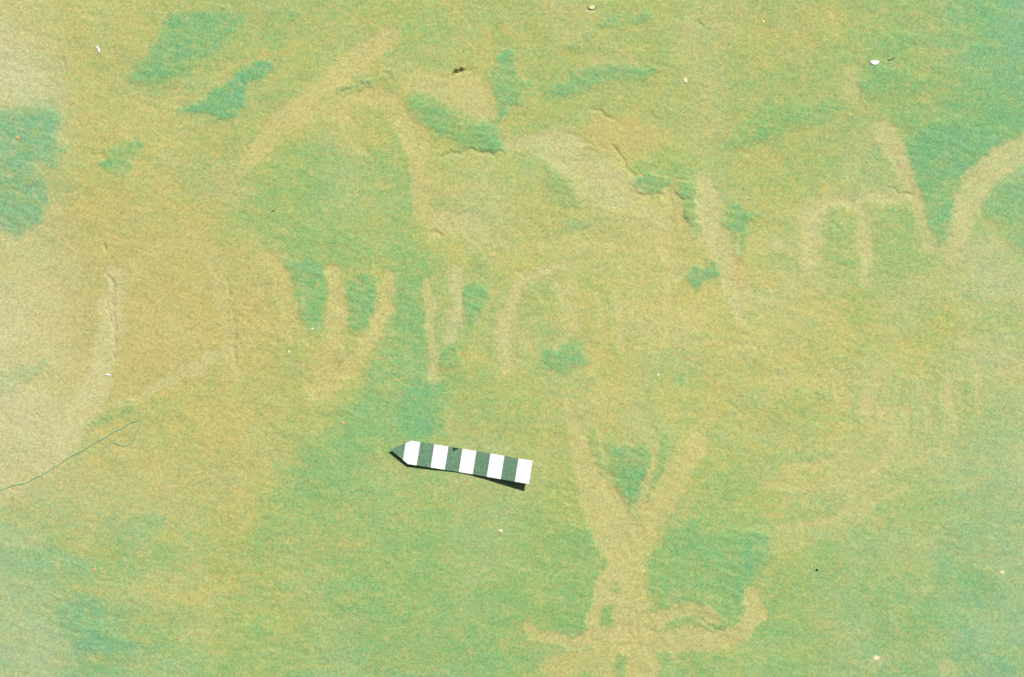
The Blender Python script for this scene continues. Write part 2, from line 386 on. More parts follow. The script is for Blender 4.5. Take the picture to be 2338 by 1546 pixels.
g2 = patch(q(2, 195,330, 240,300, 330,310, 405,350, 415,395, 330,400, 300,450, 250,420, 200,395), 20, .7, 0, G=.06, T=0, W=.42, P=.06)
figure('orange_patch', 'orange-tinted rock patch right of the upper centre', g2)
band(q(2, 210,420, 265,450, 320,500, 350,560), 40, 12, .5, 0, G=.18, W=.08, P=.28, T=0)
patch(q(2, 100,560, 300,540, 480,560, 500,640, 440,720, 330,760, 160,700, 60,640), 50, .4, 0, G=.16, W=.14, P=.12, T=0)
g3 = band(q(2, 505,470, 530,520, 535,590, 570,640, 590,700, 620,790), [30,40,36,40,38,30], 10, .65, G=.24, T=0, W=.06, P=.28)
figure('pale_band', 'pale wavy stroke passing left of the green tooth-shaped stain', g3)
band(q(2, 600,690, 600,760), 22, 8, .6, 0, G=.2, W=.55, P=0, T=0)
band(q(2, 420,520, 440,580, 480,640), 36, 14, .5, 0, G=.12, W=.22, P=.12)
h1 = band(q(2, 990,345, 1010,400, 1030,450, 1062,505, 1086,580, 1112,650), [44,40,34,30,26,22], 9, .75, G=.18, T=0, W=.06, P=.28)
figure('pale_band', 'pale stroke edging the left side of the large teal stain', h1)
h2 = band(q(2, 1480,340, 1360,395, 1280,430, 1218,500, 1184,600, 1170,660), [70,70,66,62,52,40], 13, .75, G=.26, T=0, W=.03, P=.30)
figure('pale_band', 'pale stroke edging the right side of the large teal stain', h2)
h3 = band(q(2, 770,570, 830,538, 920,520, 1050,512), [40,38,30,16], 13, .5, G=.26, P=.28, T=0)
figure('pale_band', 'faint pale curved line left of the teal point', h3)
band(q(2, 795,570, 805,640), 44, 18, .4, 0, G=.28, P=.34)
patch(q(2, 860,190, 920,160, 920,240, 880,280, 860,240), 18, .5, 0, G=.22, P=.30, T=0, W=.1)
patch(q(2, 440,40, 480,20, 510,170, 450,190, 420,170), 20, .45, 0, G=.2, P=.25, W=.08)
patch(q(2, 60,10, 230,10, 200,80, 170,110, 90,90), 26, .35, 0, G=.22, P=.18)
# lower right: figure with spread limbs
l1 = band(q(4, 150,170, 178,280, 212,400, 262,475, 300,560, 300,660, 318,760, 320,840, 340,910), [26,36,58,98,100,88,98,100,72], 9, .8, G=.14, T=0, W=.14, P=.14)
l2 = band(q(4, 500,270, 470,330, 425,410, 370,480, 335,560), [34,42,44,46,50], 9, .8, G=.14, T=0, W=.14, P=.12)
l3 = band(q(4, 275,585, 245,640, 225,710, 218,790), [40,34,30,32], 6, .85, G=.12, T=0, W=.14, P=.14)
l4 = band(q(4, 40,755, 62,785, 110,788, 160,808, 230,790, 300,790), [16,26,26,30,46,60], 6, .85, G=.12, T=0, W=.14, P=.14)
l5 = patch(q(4, 80,862, 100,832, 180,828, 260,808, 340,800, 350,900, 280,905, 180,890, 130,910, 84,900), 6, .8, -.00012, G=.12, T=0, W=.14, P=.14)
l6 = band(q(4, 340,760, 400,740, 450,715, 490,712, 540,745), [40,34,40,32,14], 6, .85, G=.10, T=0, W=.16, P=.14)
l7 = band(q(4, 340,800, 430,800, 520,792, 580,795, 622,770, 642,720, 636,672), [60,48,52,46,42,44,22], 6, .85, G=.10, T=0, W=.16, P=.14)
figure('painted_figure', 'large ochre figure with spread limbs at the lower right', l1, l2, l3, l4, l5, l6, l7)
band(q(4, 425,830, 432,845), 18, 5, .7, G=.12, P=.14)
band(q(4, 245,165, 258,260, 258,370), [20,22,26], 8, .5, 0, G=.2, P=.14, W=.1)
patch(q(4, 246,720, 270,690, 266,748, 286,772, 262,766), 5, .8, .0001, G=.8, T=.1, P=0, W=0)
patch(q(4, 272,640, 292,640, 284,665, 266,668), 4, .7, .0001, G=.75, T=.1, P=0, W=0)
patch(q(4, 274,842, 312,828, 308,880, 290,910, 270,885), 6, .75, .0001, G=.78, T=.15, P=0, W=0)
patch(q(4, 410,750, 470,742, 480,752, 420,764), 4, .7, .0001, G=.74, P=0, W=0)
patch(q(4, 495,745, 560,775, 545,778, 490,756), 4, .8, .0001, G=.9, T=.1, P=0, W=0)
m1 = band(q(4, 700,545, 780,520, 860,490, 930,420, 990,350, 1005,270), [40,60,60,60,50,40], 34, .34, 0, G=.2, T=0, W=.10, P=.20)
figure('pale_band', 'faint pale limb rising to the right of the lower figure', m1)
patch(q(4, 840,300, 960,250, 1010,150, 1000,300, 940,400, 860,400), 36, .4, 0, G=.22, P=.18, W=.14)
patch(q(4, 1120,850, 1170,845, 1185,880, 1140,890), 10, .6, 0, G=.35, P=.4, T=.1)
patch(q(4, 940,850, 970,838, 985,855, 960,866), 8, .6, 0, G=.3, P=.5, T=.1)
patch(f(1763,548, 1790,546, 1792,572, 1772,580), 6, .85, 0, G=.10, P=.75, T=0, W=.05)
patch(f(430,650, 455,630, 480,640, 470,660, 440,665), 10, .5, 0, G=.22, P=.45, W=.1)
patch(f(1120,1170, 1180,1140, 1200,1200, 1150,1235), 22, .4, 0, G=.5, P=.25, T=.15)
# left: tan field and pale margin
patch(f(240,560, 420,500, 600,560, 640,640, 620,760, 520,860, 360,880, 250,860, 210,760), 60, .35, 0, W=.40, G=.06, P=.04, T=0)
patch(f(-400,540, 60,560, 170,620, 200,760, 150,880, 0,1000, -400,1040), 60, .35, 0, P=.72, G=.14, T=.02)
patch(f(-400,900, 100,880, 180,930, 120,1050, 0,1110, -400,1140), 40, .45, 0, P=.72, G=.16, W=.08, T=0)
patch(f(60,130, 130,160, 140,230, 40,235, -300,220, -300,60, 30,60), 40, .5, 0, P=.8, G=.2, T=.1)

D = 2338 / 1355.0
def p(*a): return [(a[i] * 3.0013, (a[i + 1] - 22) * 3.0013) for i in range(0, len(a), 2)]
def d(*p): return [(p[i] * D, p[i + 1] * D) for i in range(0, len(p), 2)]
patch(d(688,372, 738,364, 744,430, 735,452, 690,446, 682,410), 9, .55, .00006, G=.56, W=.02, P=.06)
e1 = band(d(1078,345, 1074,300, 1088,274, 1115,264, 1142,274, 1150,320, 1148,350), [22,24,24,22,20,18,14], 12, .6, G=.20, P=.34, T=0, W=.02)
figure('pale_band', 'faint pale arch of inverted U shape right of centre', e1)
patch(d(1098,292, 1126,288, 1132,330, 1120,352, 1098,340), 10, .5, .00006, G=.56, P=.08)
patch(d(1160,285, 1200,275, 1212,330, 1200,370, 1170,350), 16, .5, 0, G=.58, P=.06)
e2 = band(d(884,262, 878,300, 896,335, 886,385, 880,450), [24,30,32,28,22], 11, .6, G=.10, P=.12, T=0, W=.16)
figure('pale_band', 'upright ochre stroke left of the fish-shaped teal stain', e2)
patch(d(903,282, 918,276, 930,300, 925,318, 908,310), 7, .6, .0001, G=.76, T=.1)
e3 = band(d(645,330, 720,324, 800,326, 870,332), [12,24,26,16], 14, .55, 0, G=.12, P=.12, T=0, W=.12)
e4 = band(d(790,565, 800,600, 806,640, 815,668), [12,14,16,22], 7, .7, G=.14, P=.16, T=0, W=.10)
e5 = band(d(872,590, 862,625, 852,655, 842,680), [14,18,18,22], 7, .7, G=.14, P=.14, T=0, W=.12)
figure('pale_band', 'thin ochre strokes forming the fork above the lower figure', e4, e5)
l8 = band(p(543,335, 530,352, 516,378, 497,408), [20,32,40,40], 8, .7, G=.14, P=.12, T=0, W=.12)
l9 = band(p(440,342, 449,372, 462,398), [16,22,26], 8, .6, G=.14, P=.14, T=0, W=.1)
patch(d(832,672, 846,640, 852,628, 850,662, 840,690), 5, .6, .0001, G=.7, T=.05, W=0)
for pts, wd in ((d(1010,640, 1060,648, 1120,640, 1170,612, 1200,570, 1205,530), 16), (d(1040,618, 1100,612, 1150,580, 1175,540), 14), (d(1030,700, 1090,690, 1150,668, 1200,640), 14), (d(1140,560, 1150,520, 1165,505), 12), (d(1246,520, 1258,560, 1246,600), 14)):
    band(pts, wd, 10, .55, -.00008, G=.14, P=.22, T=0, W=.12)
for pts, wd in ((d(1226,525, 1238,555, 1228,590), 14), (d(1120,620, 1170,600, 1190,570), 8), (d(1060,670, 1120,664, 1165,640), 9)):
    band(pts, wd, 9, .5, .00006, G=.68, P=.08, T=.08, W=0)
e6 = band(d(60,620, 90,570, 112,520, 140,470, 148,400), [50,56,50,40,30], 20, .5, 0, G=.14, P=.42, T=0, W=.12)
e7 = band(d(130,545, 190,522, 250,495, 330,452), [14,18,22,14], 12, .5, 0, G=.16, P=.22, T=0, W=.15)
patch(d(140,560, 190,540, 260,505, 300,500, 240,535, 180,560), 10, .4, 0, G=.5, W=.1)
patch(d(298,372, 318,385, 322,430, 326,470, 312,450, 302,410), 7, .5, .0001, G=.48, W=.2)
band(d(250,330, 280,350, 292,400, 296,450), [16,22,24,18], 14, .45, 0, G=.12, P=.2, W=.2, T=0)
patch(d(385,178, 440,176, 450,200, 420,212, 388,205), 11, .5, 0, G=.72, T=.14)
patch(d(560,335, 600,330, 596,372, 566,380), 11, .5, 0, G=.72, T=.1)
patch(d(612,345, 642,330, 650,352, 620,372), 10, .5, 0, G=.7, T=.12)
patch(d(726,222, 752,232, 770,262, 752,270, 730,250), 9, .5, .0001, G=.68, T=.04)
patch(d(744,300, 778,290, 772,304, 750,310), 7, .6, 0, G=.76, T=.16)
band(d(280,98, 330,82, 376,66, 420,36), [6,9,8,5], 6, .55, 0, G=.18, W=.2, P=.1, T=0)
patch(d(500,60, 540,48, 556,80, 540,104, 510,96), 14, .4, 0, G=.64, T=.04)
patch(d(640,92, 700,112, 715,128, 676,136), 10, .4, 0, G=.62, T=.1)

def r4(*p): return [(1278 + p[i] * .7835, 228 + p[i + 1] * .7835) for i in range(0, len(p), 2)]
patch(r4(-20,90, 40,60, 70,140, 130,165, 195,215, 225,265, 300,295, 330,360, 290,410, 200,375, 105,330, 60,290, 30,240, -20,210), 18, .45, 0, G=.18, P=.34, T=0, W=.04)
patch(r4(220,175, 300,165, 440,180, 445,210, 400,240, 330,225, 230,215), 10, .45, .00006, G=.72, T=.05)
patch(r4(372,290, 408,296, 405,370, 385,385, 372,350), 8, .6, .00008, G=.74, T=.08, P=0)
f1 = band(r4(432,262, 440,320, 445,380), [36,34,26], 9, .6, G=.28, P=.30, T=0, W=0)
figure('pale_band', 'short pale upright right of the pair of small green stains', f1)
patch(r4(540,395, 640,380, 730,400, 720,440, 620,450, 550,440), 22, .45, 0, G=.24, P=.34, T=0)
patch(r4(700,300, 790,285, 775,380, 740,420, 715,380), 20, .45, 0, G=.26, P=.34, T=0)
patch(r4(905,310, 1040,300, 1062,400, 1075,500, 960,530, 915,470), 18, .5, .00006, G=.64, T=.02, P=.06)
patch(r4(740,460, 800,420, 860,440, 840,560, 760,600), 34, .3, 0, G=.55)
patch(r4(500,500, 640,495, 660,540, 560,560, 500,540), 22, .4, 0, G=.08, W=.3, P=.08)
patch(r4(0,700, 60,690, 80,740, 50,800, 0,790), 12, .5, 0, G=.8, T=.3, P=0)
patch(r4(330,720, 370,700, 380,730, 330,800, 250,800, 260,770), 18, .4, 0, G=.7, T=.06)

# green wedge and neighbours lie over the bands
patch(p(302,97, 312,92, 326,93, 350,105, 372,115, 383,128, 366,136, 346,129, 324,119), 8, .55, .00008, G=.80, T=.12, P=0, W=0)
patch(p(362,112, 376,112, 385,130, 372,136), 8, .55, .00006, G=.9, T=.5, P=0, W=0)
k1 = band(p(98,240, 108,222, 128,210, 152,203, 168,222, 174,262, 181,312), [20,30,40,44,40,36,22], 16, .38, -.00004, G=.10, P=.24, T=0, W=.16)
figure('pale_band', 'faint tan arch left of the group of upright bands', k1)
k2 = band(p(88,230, 83,290, 66,335, 30,375, -30,410), [50,56,62,56,60], 14, .6, G=.14, P=.46, T=0, W=.06)
figure('pale_band', 'pale curved band sweeping down to the lower left edge', k2)
k3 = band(p(110,322, 140,305, 165,290), [18,24,16], 9, .5, G=.14, P=.3, T=0, W=.1)
k4 = band(p(385,132, 410,126, 440,130), [16,34,30], 10, .6, G=.22, P=.34, T=0, W=.02)
k5 = band(p(508,168, 506,200, 510,240, 511,276), [20,24,26,18], 8, .65, G=.12, P=.18, T=0, W=.12)
k6 = band(p(534,164, 537,196, 550,225, 564,264), [22,26,26,22], 8, .65, G=.22, P=.30, T=0, W=.02)
k7 = band(p(615,188, 614,226), [24,22], 9, .55, G=.22, P=.34, T=0)
k8 = band(p(652,180, 660,240), [20,18], 9, .5, G=.22, P=.32, T=0)
k9 = band(p(620,182, 650,172, 696,172), [16,18,12], 8, .55, G=.24, P=.32, T=0)
figure('pale_band', 'faint pale uprights joined by a bar right of centre', k7, k8, k9)
patch(p(519,163, 531,160, 532,180, 526,194, 519,186), 6, .7, .0001, G=.76, T=.08, P=0)
patch(p(625,190, 645,186, 648,222, 630,232), 10, .5, .00006, G=.6, P=.08)
for pts, wd in ((p(395,232, 388,262, 386,305), 24), (p(400,230, 420,224, 436,226), 18), (p(436,232, 438,266), 18), (p(700,300, 706,345), 14), (p(720,306, 728,350), 14), (p(742,300, 746,336), 14), (p(660,310, 664,350), 14), (p(684,340, 672,372), 14), (p(470,250, 474,290), 14), (p(455,245, 458,280), 10)):
    band(pts, wd, 8, .5, -.0001, G=.16, P=.26, T=0, W=.06)
for pts, wd in ((p(712,302, 716,348), 10), (p(734,310, 738,350), 10), (p(690,305, 695,345), 9), (p(650,318, 655,352), 9), (p(462,250, 466,286), 9), (p(500,345, 504,370, 500,392), 7)):
    band(pts, wd, 8, .5, .00006, G=.80, P=-.05, T=.08, W=0)
patch(p(40,482, 70,470, 100,500, 104,520, 70,520, 45,505), 16, .6, 0, G=.85, T=.75, P=.05, W=0)
patch(p(-20,440, 30,436, 72,448, 60,460, -20,462), 16, .5, 0, G=.8, T=.6, P=.15, W=0)
patch(p(70,416, 110,408, 132,418, 110,436, 76,440), 16, .4, 0, G=.75, T=.4, W=0)
patch(p(700,440, 740,425, 790,440, 800,540, 720,528), 30, .4, 0, G=.8, T=.55)
patch(p(160,128, 178,118, 186,140, 170,150), 12, .3, 0, G=.6, T=.1)
patch(p(459,352, 466,345, 470,372, 468,392, 461,378), 6, .7, .00008, G=.78, T=.1, P=0, W=0)
patch(p(503,352, 511,348, 507,376, 498,398, 497,380), 6, .7, .00008, G=.74, T=.06, P=0, W=0)
# the cover is worn through in small islands everywhere
m1_ = fbm(SA / 70, SB / 34, 4, 191, .62); m2_ = fbm(U / 34, V / 30, 3, 192, .6)
F['G'] = F['G'] + .30 * m1_ + .22 * m2_ - .22 * sstep(.22, .40, m2_) + .16 * sstep(.2, .36, -m2_)
F['T'] = F['T'] * np.clip(1 + 1.2 * m1_ + .8 * m2_, .2, 1.7)
F['W'] = F['W'] + .10 * sstep(.15, .5, m1_) + .10 * fbm(U / 60, V / 60, 3, 193)
F['P'] = F['P'] + .10 * sstep(.2, .5, fbm(U / 42, V / 42, 3, 194))
# --- cracks and pits cut into the surface
W_ = 'W'
def crack(pts, width, depth, soft=3, tint=0.5):
    w, m = stroke_mask(pts, width, soft)
    H[w] -= m * depth
    F['W'][w] = F['W'][w] * (1 - m * .7) + (.75 * tint + .2) * m * .7
    F['G'][w] = F['G'][w] + .15 * m
    return w, m
crack(p(171,232, 177,258, 180,300), [2,3,2], .0007, 4)
crack(p(82,246, 85,272, 88,300), [2,4,2], .0010, 4)
crack(q(1, 1192,200, 1210,194, 1230,190), [3,9,4], .0030, 3)
crack(q(1, 1240,186, 1258,176), 4, .0010)
crack(q(1, 280,718, 290,745, 302,775, 300,815, 306,845, 300,875), [2,5,5,3,4,3], .0009, 4)
crack(f(243,560, 246,572), 5, .0010, 3)
crack(q(1, 1162,416, 1190,404, 1215,406, 1260,398, 1290,402, 1330,400), [6,8,3,4,5,3], .0010, 3)
crack(q(1, 905,244, 925,228, 955,222), [3,5,2], .0009, 3)
crack(q(1, 165,158, 168,180), 4, .0008, 4)
crack(q(2, 215,292, 240,298, 262,312), [3,4,2], .0010, 3)
crack(q(2, 262,392, 280,412, 300,440, 322,472), [4,6,4,3], .0010, 3)
crack(q(2, 200,27, 214,30), 7, .0014, 3)
crack(q(2, 498,56, 505,70), 4, .0010, 3)
crack(q(2, 1000,496, 1046,516), [2,5], .0009, 3)
crack(q(2, 1190,485, 1215,470, 1240,455), [2,3,2], .0006, 3)
crack(q(2, 325,505, 352,520, 372,512, 402,518), 3, .0007, 3)
crack(q(2, 430,515, 455,528, 478,524), 3, .0007, 3)
crack(q(4, 500,745, 535,764, 560,776), [3,5,3], .0008, 3)
crack(q(4, 158,790, 185,786, 206,776), [2,4,2], .0007, 3)
crack(q(1, 1145,615, 1165,625), 5, .0008, 4)
crack(f(1137,1222, 1146,1224), 4, .0010, 3)

# ------------------------------------------------------------------ relief of the rock
for k in F: F[k] = np.clip(F[k], 0, 1.15 if k == 'G' else 1.0)
H += 0.0030 * fbm(X / 0.30, Y / 0.30, 3, 101) + 0.00085 * fbm(X / 0.06, Y / 0.06, 4, 102, .5)
H += 0.00012 * fbm(X / 0.010, Y / 0.010, 4, 103, .6) + 0.00015 * streak + 0.00005 * fleck
# the boulder rounds off well outside the photographed part
rad = np.sqrt((X / 1.55) ** 2 + (Y / 1.25) ** 2) * (1 + 0.10 * fbm(X / .6, Y / .6, 2, 105))
H += 0.02 * fbm(X / 0.8 + 3, Y / 0.8, 3, 106) * sstep(.3, .8, rad)
H -= 0.42 * sstep(.62, 1.06, rad) ** 1.5
Z = H
def z_at(x, y):
    i = int(np.clip(np.searchsorted(xs, x), 1, NX - 1)); j = int(np.clip(np.searchsorted(ys, y), 1, NY - 1))
    return float(Z[j, i])

# vertex normals of the whole surface, so that the split pieces shade as one
dzdx = np.gradient(Z, xs, axis=1); dzdy = np.gradient(Z, ys, axis=0)
Nrm = np.stack([-dzdx, -dzdy, np.ones_like(Z)], -1); Nrm /= np.linalg.norm(Nrm, axis=-1, keepdims=True)

# ------------------------------------------------------------------ materials
def new_mat(name):
    m = bpy.data.materials.new(name); m.use_nodes = True
    nt = m.node_tree
    return m, nt, nt.nodes['Principled BSDF']
def lin(c):
    return tuple(((v / 255) / 12.92 if v / 255 <= .04045 else ((v / 255 + .055) / 1.055) ** 2.4) for v in c)
E = 1.30                               # brightness of a white sheet lying on this rock in this light
def alb(*c):
    l = lin(c); return (l[0] / E, l[1] / E, l[2] / E, 1)

def rock_material():
    m, nt, b = new_mat('stained_rock')
    N, L = nt.nodes, nt.links
    at = N.new('ShaderNodeAttribute'); at.attribute_name = 'mineral'
    sp = N.new('ShaderNodeSeparateColor'); L.new(at.outputs['Color'], sp.inputs[0])
    tc = N.new('ShaderNodeTexCoord')
    def mix(fac, a, bcol, mode='MIX'):
        n = N.new('ShaderNodeMix'); n.data_type = 'RGBA'; n.blend_type = mode; n.clamp_factor = True
        for s, v in ((0, fac), (6, a), (7, bcol)):
            if hasattr(v, 'is_linked') or hasattr(v, 'links'): L.new(v, n.inputs[s])
            else: n.inputs[s].default_value = v
        return n.outputs[2]
    def nz(scale, detail=3, rough=.55, dist=0.0):
        n = N.new('ShaderNodeTexNoise'); n.inputs['Scale'].default_value = scale
        n.inputs['Detail'].default_value = detail; n.inputs['Roughness'].default_value = rough
        n.inputs['Distortion'].default_value = dist
        L.new(tc.outputs['Object'], n.inputs['Vector']); return n
    def mth(op, a, bv, c=None):
        n = N.new('ShaderNodeMath'); n.operation = op
        for i, v in enumerate((a, bv) if c is None else (a, bv, c)):
            if isinstance(v, (int, float)): n.inputs[i].default_value = v
            else: L.new(v, n.inputs[i])
        return n.outputs[0]
    # grain-scale break-up of the green cover
    n1 = nz(330, 4, .65); n2 = nz(1100, 2, .6); n3 = nz(60, 4, .6)
    g = mth('MULTIPLY_ADD', mth('SUBTRACT', n1.outputs['Fac'], .5), .55, sp.outputs[0])
    g = mth('MULTIPLY_ADD', mth('SUBTRACT', n2.outputs['Fac'], .5), .5, g)
    g = mth('MULTIPLY_ADD', mth('SUBTRACT', n3.outputs['Fac'], .5), .25, g)
    mp = N.new('ShaderNodeMapping'); mp.inputs['Rotation'].default_value = (0, 0, R(13)); mp.inputs['Scale'].default_value = (90, 430, 1)
    L.new(tc.outputs['Object'], mp.inputs['Vector'])
    n4 = N.new('ShaderNodeTexNoise'); n4.inputs['Scale'].default_value = 1; n4.inputs['Detail'].default_value = 3; n4.inputs['Roughness'].default_value = .6; n4.inputs['Distortion'].default_value = .5
    L.new(mp.outputs[0], n4.inputs['Vector'])
    g = mth('MULTIPLY_ADD', mth('SUBTRACT', n4.outputs['Fac'], .5), .55, g)
    c = mix(g, OCHRE, GREEN)
    t = mth('MULTIPLY_ADD', mth('SUBTRACT', n1.outputs['Fac'], .5), .3, sp.outputs[1])
    c = mix(t, c, TEAL)
    c = mix(sp.outputs[2], c, PALE)
    w_ = mth('MULTIPLY_ADD', mth('SUBTRACT', n2.outputs['Fac'], .5), .4, at.outputs['Alpha'])
    c = mix(w_, c, WARM)
    # individual mineral grains: some pale, some dark
    vo = N.new('ShaderNodeTexVoronoi'); vo.inputs['Scale'].default_value = 1050; L.new(tc.outputs['Object'], vo.inputs['Vector'])
    vs_ = N.new('ShaderNodeSeparateColor'); L.new(vo.outputs['Color'], vs_.inputs[0])
    val = mth('MULTIPLY_ADD', mth('SUBTRACT', vs_.outputs[0], .5), GRAIN, 1.0)
    val = mth('MULTIPLY_ADD', mth('SUBTRACT', n2.outputs['Fac'], .5), GRAIN * .9, val)
    cb = N.new('ShaderNodeCombineColor')
    for i in range(3): L.new(val, cb.inputs[i])
    c = mix(1.0, c, cb.outputs[0], 'MULTIPLY')
    # warm and cool grains
    hs = mth('MULTIPLY', mth('GREATER_THAN', vs_.outputs[1], .88), .16)
    c = mix(hs, c, alb(236, 222, 170))
    hd = mth('MULTIPLY', mth('GREATER_THAN', vs_.outputs[2], .92), .18)
    c = mix(hd, c, alb(96, 104, 62))
    L.new(c, b.inputs['Base Color'])
    b.inputs['Roughness'].default_value = .82
    b.inputs['Specular IOR Level'].default_value = .25
    bp = N.new('ShaderNodeBump'); bp.inputs['Strength'].default_value = .38; bp.inputs['Distance'].default_value = .0005
    nb = nz(760, 6, .72); L.new(nb.outputs['Fac'], bp.inputs['Height']); L.new(bp.outputs[0], b.inputs['Normal'])
    return m
OCHRE = alb(205, 198, 115)
GREEN = alb(132, 189, 116)
TEAL = alb(102, 182, 146)
PALE = alb(220, 217, 176)
WARM = alb(206, 184, 126)
GRAIN = .34
MAT_ROCK = rock_material()

# ------------------------------------------------------------------ rock: one body, its stains and bands cut out as pieces
idx = np.arange(NX * NY).reshape(NY, NX)
quads = np.stack([idx[:-1, :-1], idx[:-1, 1:], idx[1:, 1:], idx[1:, :-1]], -1).reshape(-1, 4)
owner = np.zeros((NY - 1, NX - 1), np.int32)
for n, (name, label, ms) in enumerate(PARTS):
    for w, m in ms:
        a, b_, c_, d_ = w[0].start, w[0].start + m.shape[0] - 1, w[1].start, w[1].start + m.shape[1] - 1
        mc = (m[:-1, :-1] + m[1:, 1:] + m[1:, :-1] + m[:-1, 1:]) / 4
        sub = owner[a:b_, c_:d_]
        sub[mc > .5] = n + 1
owner = owner.ravel()
CO = np.stack([X, Y, Z], -1).reshape(-1, 3)
NV = Nrm.reshape(-1, 3)
MIN = np.stack([F['G'], F['T'], F['P'], F['W']], -1).reshape(-1, 4)
def piece(name, sel, parent=None):
    qd = quads[sel]
    used, inv = np.unique(qd, return_inverse=True)
    o = mesh_from(name, CO[used], inv.reshape(-1, 4), MAT_ROCK, parent)
    at = o.data.attributes.new('mineral', 'FLOAT_COLOR', 'POINT')
    at.data.foreach_set('color', np.ascontiguousarray(MIN[used], dtype=np.float32).ravel())
    o.data.normals_split_custom_set_from_vertices(NV[used].tolist())
    return o
rock = piece('rock', owner == 0)
tag(rock, 'weathered ochre and green stained rock surface', kind='structure')
for n, (name, label, ms) in enumerate(PARTS):
    sel = owner == n + 1
    if sel.sum() < 12: continue
    o = piece(name, sel, rock)
    if label: o['label'] = label

# ------------------------------------------------------------------ ground round the rock
def ground():
    m, nt, b = new_mat('dry_soil')
    N, L = nt.nodes, nt.links
    tc = N.new('ShaderNodeTexCoord')
    n = N.new('ShaderNodeTexNoise'); n.inputs['Scale'].default_value = 3; n.inputs['Detail'].default_value = 8
    L.new(tc.outputs['Object'], n.inputs['Vector'])
    r = N.new('ShaderNodeValToRGB'); r.color_ramp.elements[0].color = (.16, .13, .06, 1); r.color_ramp.elements[1].color = (.30, .26, .13, 1)
    L.new(n.outputs['Fac'], r.inputs[0]); L.new(r.outputs[0], b.inputs['Base Color'])
    b.inputs['Roughness'].default_value = .95
    bp = N.new('ShaderNodeBump'); bp.inputs['Strength'].default_value = .6; bp.inputs['Distance'].default_value = .02
    L.new(n.outputs['Fac'], bp.inputs['Height']); L.new(bp.outputs[0], b.inputs['Normal'])
    g = np.concatenate([-np.geomspace(1200, 2, 40), np.linspace(-1.9, 1.9, 39), np.geomspace(2, 1200, 40)])
    gx, gy = np.meshgrid(g, g)
    r_ = np.hypot(gx, gy)
    gz = -0.30 + 0.03 * fbm(gx / 1.1, gy / 1.1, 3, 201) + 1.5 * fbm(gx / 90, gy / 90, 3, 202) * sstep(6, 120, r_)
    k = len(g); ii = np.arange(k * k).reshape(k, k)
    qd = np.stack([ii[:-1, :-1], ii[:-1, 1:], ii[1:, 1:], ii[1:, :-1]], -1).reshape(-1, 4)
    o = mesh_from('ground', np.stack([gx, gy, gz], -1).reshape(-1, 3), qd, m)
    tag(o, 'dry soil ground round the rock', kind='structure')
ground()

# ------------------------------------------------------------------ printed centimetre scale
def flat_mat(name, col, rough=.5, spec=.4, var=.12, scale=500):
    m, nt, b = new_mat(name)
    N, L = nt.nodes, nt.links
    tc = N.new('ShaderNodeTexCoord')
    n = N.new('ShaderNodeTexNoise'); n.inputs['Scale'].default_value = scale; n.inputs['Detail'].default_value = 4
    L.new(tc.outputs['Object'], n.inputs['Vector'])
    r = N.new('ShaderNodeValToRGB')
    r.color_ramp.elements[0].position = .3; r.color_ramp.elements[1].position = .7
    r.color_ramp.elements[0].color = tuple(v * (1 - var) for v in col[:3]) + (1,)
    r.color_ramp.elements[1].color = tuple(min(1, v * (1 + var)) for v in col[:3]) + (1,)
    L.new(n.outputs['Fac'], r.inputs[0]); L.new(r.outputs[0], b.inputs['Base Color'])
    b.inputs['Roughness'].default_value = rough
    b.inputs['Specular IOR Level'].default_value = spec
    return m
WHITE = flat_mat('white_card', (.90, .90, .89), .55, .35, .02)
BLACK = flat_mat('faded_black_ink', alb(116, 154, 122), .6, .2, .30, 900)
UNDER_SHADE = flat_mat('card_under_shade', (.03, .035, .03), .8, .1, .1)  # underside and lower edge painted dark to deepen the bar's shadow
NICK_SHADE = flat_mat('nick_shade', (.02, .025, .02), .6, .3, .1)  # dark colour for the shade inside a nick

UNIT = 32.35                           # one centimetre
ax = np.array([-0.9873, -0.159]); ay = np.array([-0.159, 0.9873])      # along (to the tip), across (down the photo)
O0 = np.array([1211.5, 1076.5])
HWID = 26.8
# the thin card touches the rock near its middle and curls up at both ends
LIFT_S = np.array([0, .8, 2, 3.2, 4.2, 5.2, 6.2, 7.4, 8.6, 10.0])
LIFT_Z = np.array([5.6, 5.0, 3.7, 2.0, .75, .45, .9, 1.7, 2.2, 2.7]) * .001
THICK = .00045
def bar_base(s):
    c = O0 + ax * (s * UNIT)
    return z_at(wx(c[0]), wy(c[1]))
S_ = np.linspace(0, 10, 81)
base = np.array([bar_base(s) for s in S_])
cf = np.polyfit(S_, base, 2)
top = max(base - np.polyval(cf, S_))
def bar_z(s): return float(np.polyval(cf, s)) + float(np.interp(s, LIFT_S, LIFT_Z)) + top
def half(s):
    return HWID if s <= 8.62 else HWID * max(10.0 - s, 0) / 1.38
bar = bpy.data.objects.new('scale_bar', None); C.objects.link(bar)
c0 = O0 + ax * (5 * UNIT)
bar.location = (wx(c0[0]), wy(c0[1]), bar_z(5.0))
bar.empty_display_size = .02
tag(bar, 'black and white banded centimetre scale with a pointed end lying on the rock', 'scale bar')
bpy.context.view_layer.update()
